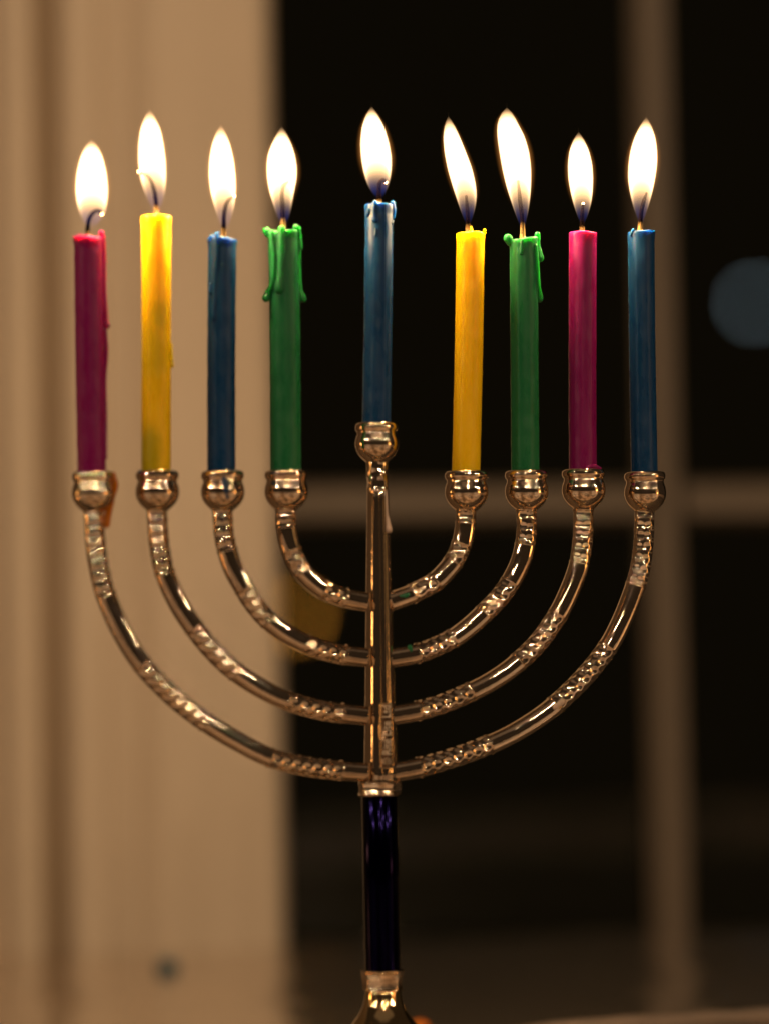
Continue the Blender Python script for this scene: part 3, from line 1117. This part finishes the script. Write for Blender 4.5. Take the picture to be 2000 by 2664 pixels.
for ci, C in enumerate(CANDLES):
    rnd = random.Random(100 + ci)
    B = M(*C['b'])
    T = M(*C['t'])
    s = S(C['b'][0], 760)
    R = C['h'] * s
    B0 = B + (T - B).normalized() * (-9 * s)           # the foot sits down inside its cup
    root = empty('candle', ORG + E1 * B0.x + Vector((0, 0, B0.z)), YAW)
    tag(root, C['label'], 'candle', 'lit candles in the menorah')

    def loc(u, v, d=0.0):
        return M(u, v) - B0 + Vector((0, -d, 0))
    axis = T - B0
    H = axis.length
    bend = Vector((rnd.uniform(-1.3, 1.3) * s, rnd.uniform(-1.5, 1.5) * s, 0))
    # body: softly eight sided stick, melted lip at the top
    nseg, rings = 64, []
    nz_off = ci * 7.3
    zs = [H * k / 70 for k in range(66)]
    zs += [H * (65 + 4.2 * k / 16) / 70 for k in range(1, 17)]

    def rad(z, a, extra=0.0):
        am = ((a + C['rot']) % (math.pi / 4)) - math.pi / 8
        fac = 1.006 + 0.32 * (math.cos(math.pi / 8) / math.cos(am) - 1)
        top = smooth01(H - 26 * s, H - 9 * s, z)
        lip = C['rim'] * top * (0.6 + 0.5 * noise.noise(Vector((math.cos(a) * 1.3 + nz_off, math.sin(a) * 1.3, 0))))
        fac = fac * (1 - top) + top * (1.0)
        fac += 0.017 * noise.noise(Vector((math.cos(a) * 0.8 + nz_off, math.sin(a) * 0.8, z * 260)))
        fac += 0.006 * noise.noise(Vector((math.cos(a) * 2.2, math.sin(a) * 2.2 + nz_off, z * 700)))
        return R * (fac + lip)

    def top_dz(a, k):
        return R * (C['slope'] * math.cos(a) + 0.10 * noise.noise(Vector((math.cos(a) + nz_off, math.sin(a), 4.4)))) * k

    def ring_at(z, k=1.0, lift=0.0):
        f_ = smooth01(H - 40 * s, H, z)
        r_ = []
        for j in range(nseg):
            a = 2 * math.pi * j / nseg
            rr = rad(z, a) * k
            c0 = axis * (z / H) + bend * math.sin(math.pi * min(1, z / H))
            r_.append(c0 + Vector((rr * math.cos(a), rr * math.sin(a), top_dz(a, f_) * k + lift)))
        return r_
    for z in zs:
        rings.append(ring_at(z))
    ztop = zs[-1]
    cone = C.get('cone', 5) * s
    for k, l in ((0.985, 0.05), (0.95, 0.085), (0.90, 0.10), (0.84, 0.09), (0.74, 0.055), (0.60, 0.02), (0.45, 0.02), (0.30, 0.06), (0.20, 0.2), (0.13, 0.5), (0.08, 0.75)):
        up_ = cone * max(0.0, (0.34 - k) / 0.34) if k < 0.34 else 0.0
        rings.append(ring_at(ztop, k, R * l * (1 if k > 0.4 else 0.3) + up_))
    vs, fs = loft(rings)
    obj('wax_body', vs, fs, C['m'], root)
    # wick
    wp = [loc(u, v + (6 if i == 0 else 0)) for i, (u, v) in enumerate(C['wick'])]
    n_w = len(wp)
    for i in range(1, n_w):
        wp[i].y += rnd.uniform(-1, 1) * 1.5 * s
    vs, fs = tube(wp, [6.2 * s if i == 0 else (4.6 if i < n_w - 1 else 2.8) * s for i in range(n_w)], 12, 6)
    rv = random.Random(ci)
    vs = [Vector(p) + Vector((rv.uniform(-1, 1), rv.uniform(-1, 1), 0)) * 0.35 * s for p in vs]
    wk = obj('wick', vs, fs, WICK, root)
    if ci in (0, 1, 2, 4, 7):
        tipc = wp[-1]
        rr = 3.2 * s
        vs, fs = lathe([(rr * math.sin(a), -rr * math.cos(a)) for a in [0.1 + (math.pi - 0.2) * k / 8 for k in range(9)]], 12)
        vs = [Vector(p) + tipc for p in vs]
        obj('ember', vs, fs, EMBER, wk)
    # drips
    for pts, rr in C['drips']:
        P_ = []
        for (u, v), r in zip(pts, rr):
            p = loc(u, v)
            c0 = axis * (p.z / axis.z)
            dx = p.x - c0.x
            inner = R * 1.0
            d = math.sqrt(max(0.0, inner * inner - dx * dx))
            p.y = c0.y - d * 0.92 if abs(dx) < inner else 0.0
            P_.append(p)
        vs, fs = tube(P_, [r * s for r in rr], 16, 6)
        obj('wax_drip', vs, fs, C['m'], root)
    # flame
    rows = C['flame']
    v0, v1 = rows[0][0], rows[-1][0]
    rings, samp = [], []
    nn = 44
    for k in range(nn + 1):
        t = k / nn
        v = v1 + (v0 - v1) * t
        xl_, xr_ = interp_rows(rows, v)
        samp.append((t, v, (xl_ + xr_) / 2, max(0.4, (xr_ - xl_) / 2)))
    # light smoothing of the measured outline
    for _ in range(3):
        samp = [samp[0]] + [(b[0], b[1], (a[2] + 2 * b[2] + c[2]) / 4, (a[3] + 2 * b[3] + c[3]) / 4) for a, b, c in zip(samp, samp[1:], samp[2:])] + [samp[-1]]
    for t, v, cx_, hw in samp:
        p = loc(cx_, v)
        hw = hw * 1.42 + 1.2
        rings.append([p + Vector((hw * s * math.cos(2 * math.pi * j / 28), hw * s * math.sin(2 * math.pi * j / 28), 0)) for j in range(28)])
    p = loc(samp[-1][2], v0 - 9)
    rings.append([p + Vector((0.5 * s * math.cos(2 * math.pi * j / 28), 0.5 * s * math.sin(2 * math.pi * j / 28), 0)) for j in range(28)])
    vs, fs = loft(rings)
    pz0 = loc(samp[0][2], v1)
    pz1 = loc(samp[-1][2], v0)
    stops = []
    for k in range(0, nn + 1, 2):
        p = loc(samp[k][2], samp[k][1])
        stops.append(((p.z - pz0.z) / (pz1.z - pz0.z), p.x, samp[k][3] * s))
    axs = [q_[1] for q_ in stops]
    rmax = max(q_[2] for q_ in stops)
    fl = obj('flame', vs, fs, mat_flame(pz0.z, pz1.z, stops, min(axs) - 0.001, max(axs) + 0.001, rmax), root)
    # the light that this flame gives
    for tt, pw in ((0.44, 0.42), (0.70, 0.58)):
        k = int(tt * nn)
        p = loc(samp[k][2], samp[k][1])
        lo = lamp('flame_light', (0, 0, 0), 0.22 * pw, (1.0, 0.60, 0.27), 0.0022)
        lo.parent = root
        lo.location = p

# ------------------------------------------------------------------ things lying on the counter
def bead(name, u, v, size, mat, label, squash=0.6):
    p = on_table(u, v)
    rr = size
    prof = [(rr * math.sin(a), rr * squash * (1 - math.cos(a))) for a in [0.35 + (math.pi - 0.4) * k / 12 for k in range(13)]]
    z0_ = prof[0][1]
    prof = [(r, z - z0_ + 0.0002) for r, z in prof]
    ph = rr * 1e4
    vs_, fs_ = lathe(prof, 28, fn=lambda r, z, a: r * (1 + 0.10 * math.sin(2 * a + ph) + 0.06 * math.sin(3 * a + 2 * ph)))
    o = obj(name, vs_, fs_, mat, loc=p + Vector((0, 0, 0.0006)))
    return tag(o, label, 'wax')


TEAL = mat_wax('teal_wax', (0.004, 0.075, 0.12), (0.2, 0.6, 1.0), sss=0.3)
bead('wax_bead', 362, 2113, 0.0044, TEAL, 'small blue lump of wax on the counter before the pale casing', 0.85)
bead('wax_bead', 906, 2240, 0.0033, ORANGE, 'small orange lump of wax on the counter just behind the bell foot', 0.8)


def build_foil():
    """crinkled kitchen foil spread over the counter under the menorah, with one raised fold behind the foot"""
    m = mat_plain('crinkled_foil', (0.80, 0.70, 0.60), 0.17, 0.5, 0.05, 420, 0.12, metallic=0.93)
    pa, pb = on_table(1080, 2218, 0.004), on_table(1661, 2187, 0.004)
    fd = (pb - pa)
    fd.z = 0
    fd.normalize()
    fn_ = Vector((-fd.y, fd.x, 0))
    nx, ny = 300, 150
    verts, faces = [], []
    for j in range(ny + 1):
        for i in range(nx + 1):
            x = -0.62 + 1.30 * i / nx
            y0 = 0.843 + 0.004 * math.sin(x * 9)
            y1 = WIN_Y + math.tan(WYAW) * x - 0.012
            y = y0 + (y1 - y0) * j / ny
            q3 = Vector((x, y, 0))
            n1 = noise.noise(Vector((x * 16, y * 9, 1.7)))
            n2 = 1 - abs(noise.noise(Vector((x * 34 + 5, y * 22, 3.1)))) * 2
            n3 = noise.noise(Vector((x * 80, y * 60, 9.0)))
            d = math.hypot(x - ORG.x, y - ORG.y)
            k = smooth01(0.048, 0.11, d)
            z = 0.0003 + k * (0.0018 + 0.0017 * n1 + 0.0008 * n2 + 0.00015 * n3)
            verts.append((x, y, max(0.0002, z)))
    for j in range(ny):
        for i in range(nx):
            a = j * (nx + 1) + i
            faces.append((a, a + 1, a + nx + 2, a + nx + 1))
    o = obj('foil_sheet', verts, faces, m)
    tag(o, 'crinkled kitchen foil spread on the counter under the menorah', 'foil')
    rv_ = random.Random(8)
    pts_ = []
    for k in range(15):
        q3 = pa + fd * (-0.012 + 0.135 * k / 14)
        pts_.append(Vector((q3.x, q3.y + rv_.uniform(-1, 1) * 0.0012, 0.0012 + 0.0014 * smooth01(0, 5, k) + rv_.uniform(0, 0.0004))))
    vs_, fs_ = tube(pts_, [0.0010 + 0.0012 * smooth01(0, 4, k) + rv_.uniform(0, 0.0004) for k in range(15)], 9, 3)
    obj('folded_edge', vs_, fs_, mat_plain('matt_foil_edge', (0.20, 0.155, 0.125), 0.45, 0.5, 0.1, 420, 0.3, metallic=0.35), o, smooth=False)


build_foil()
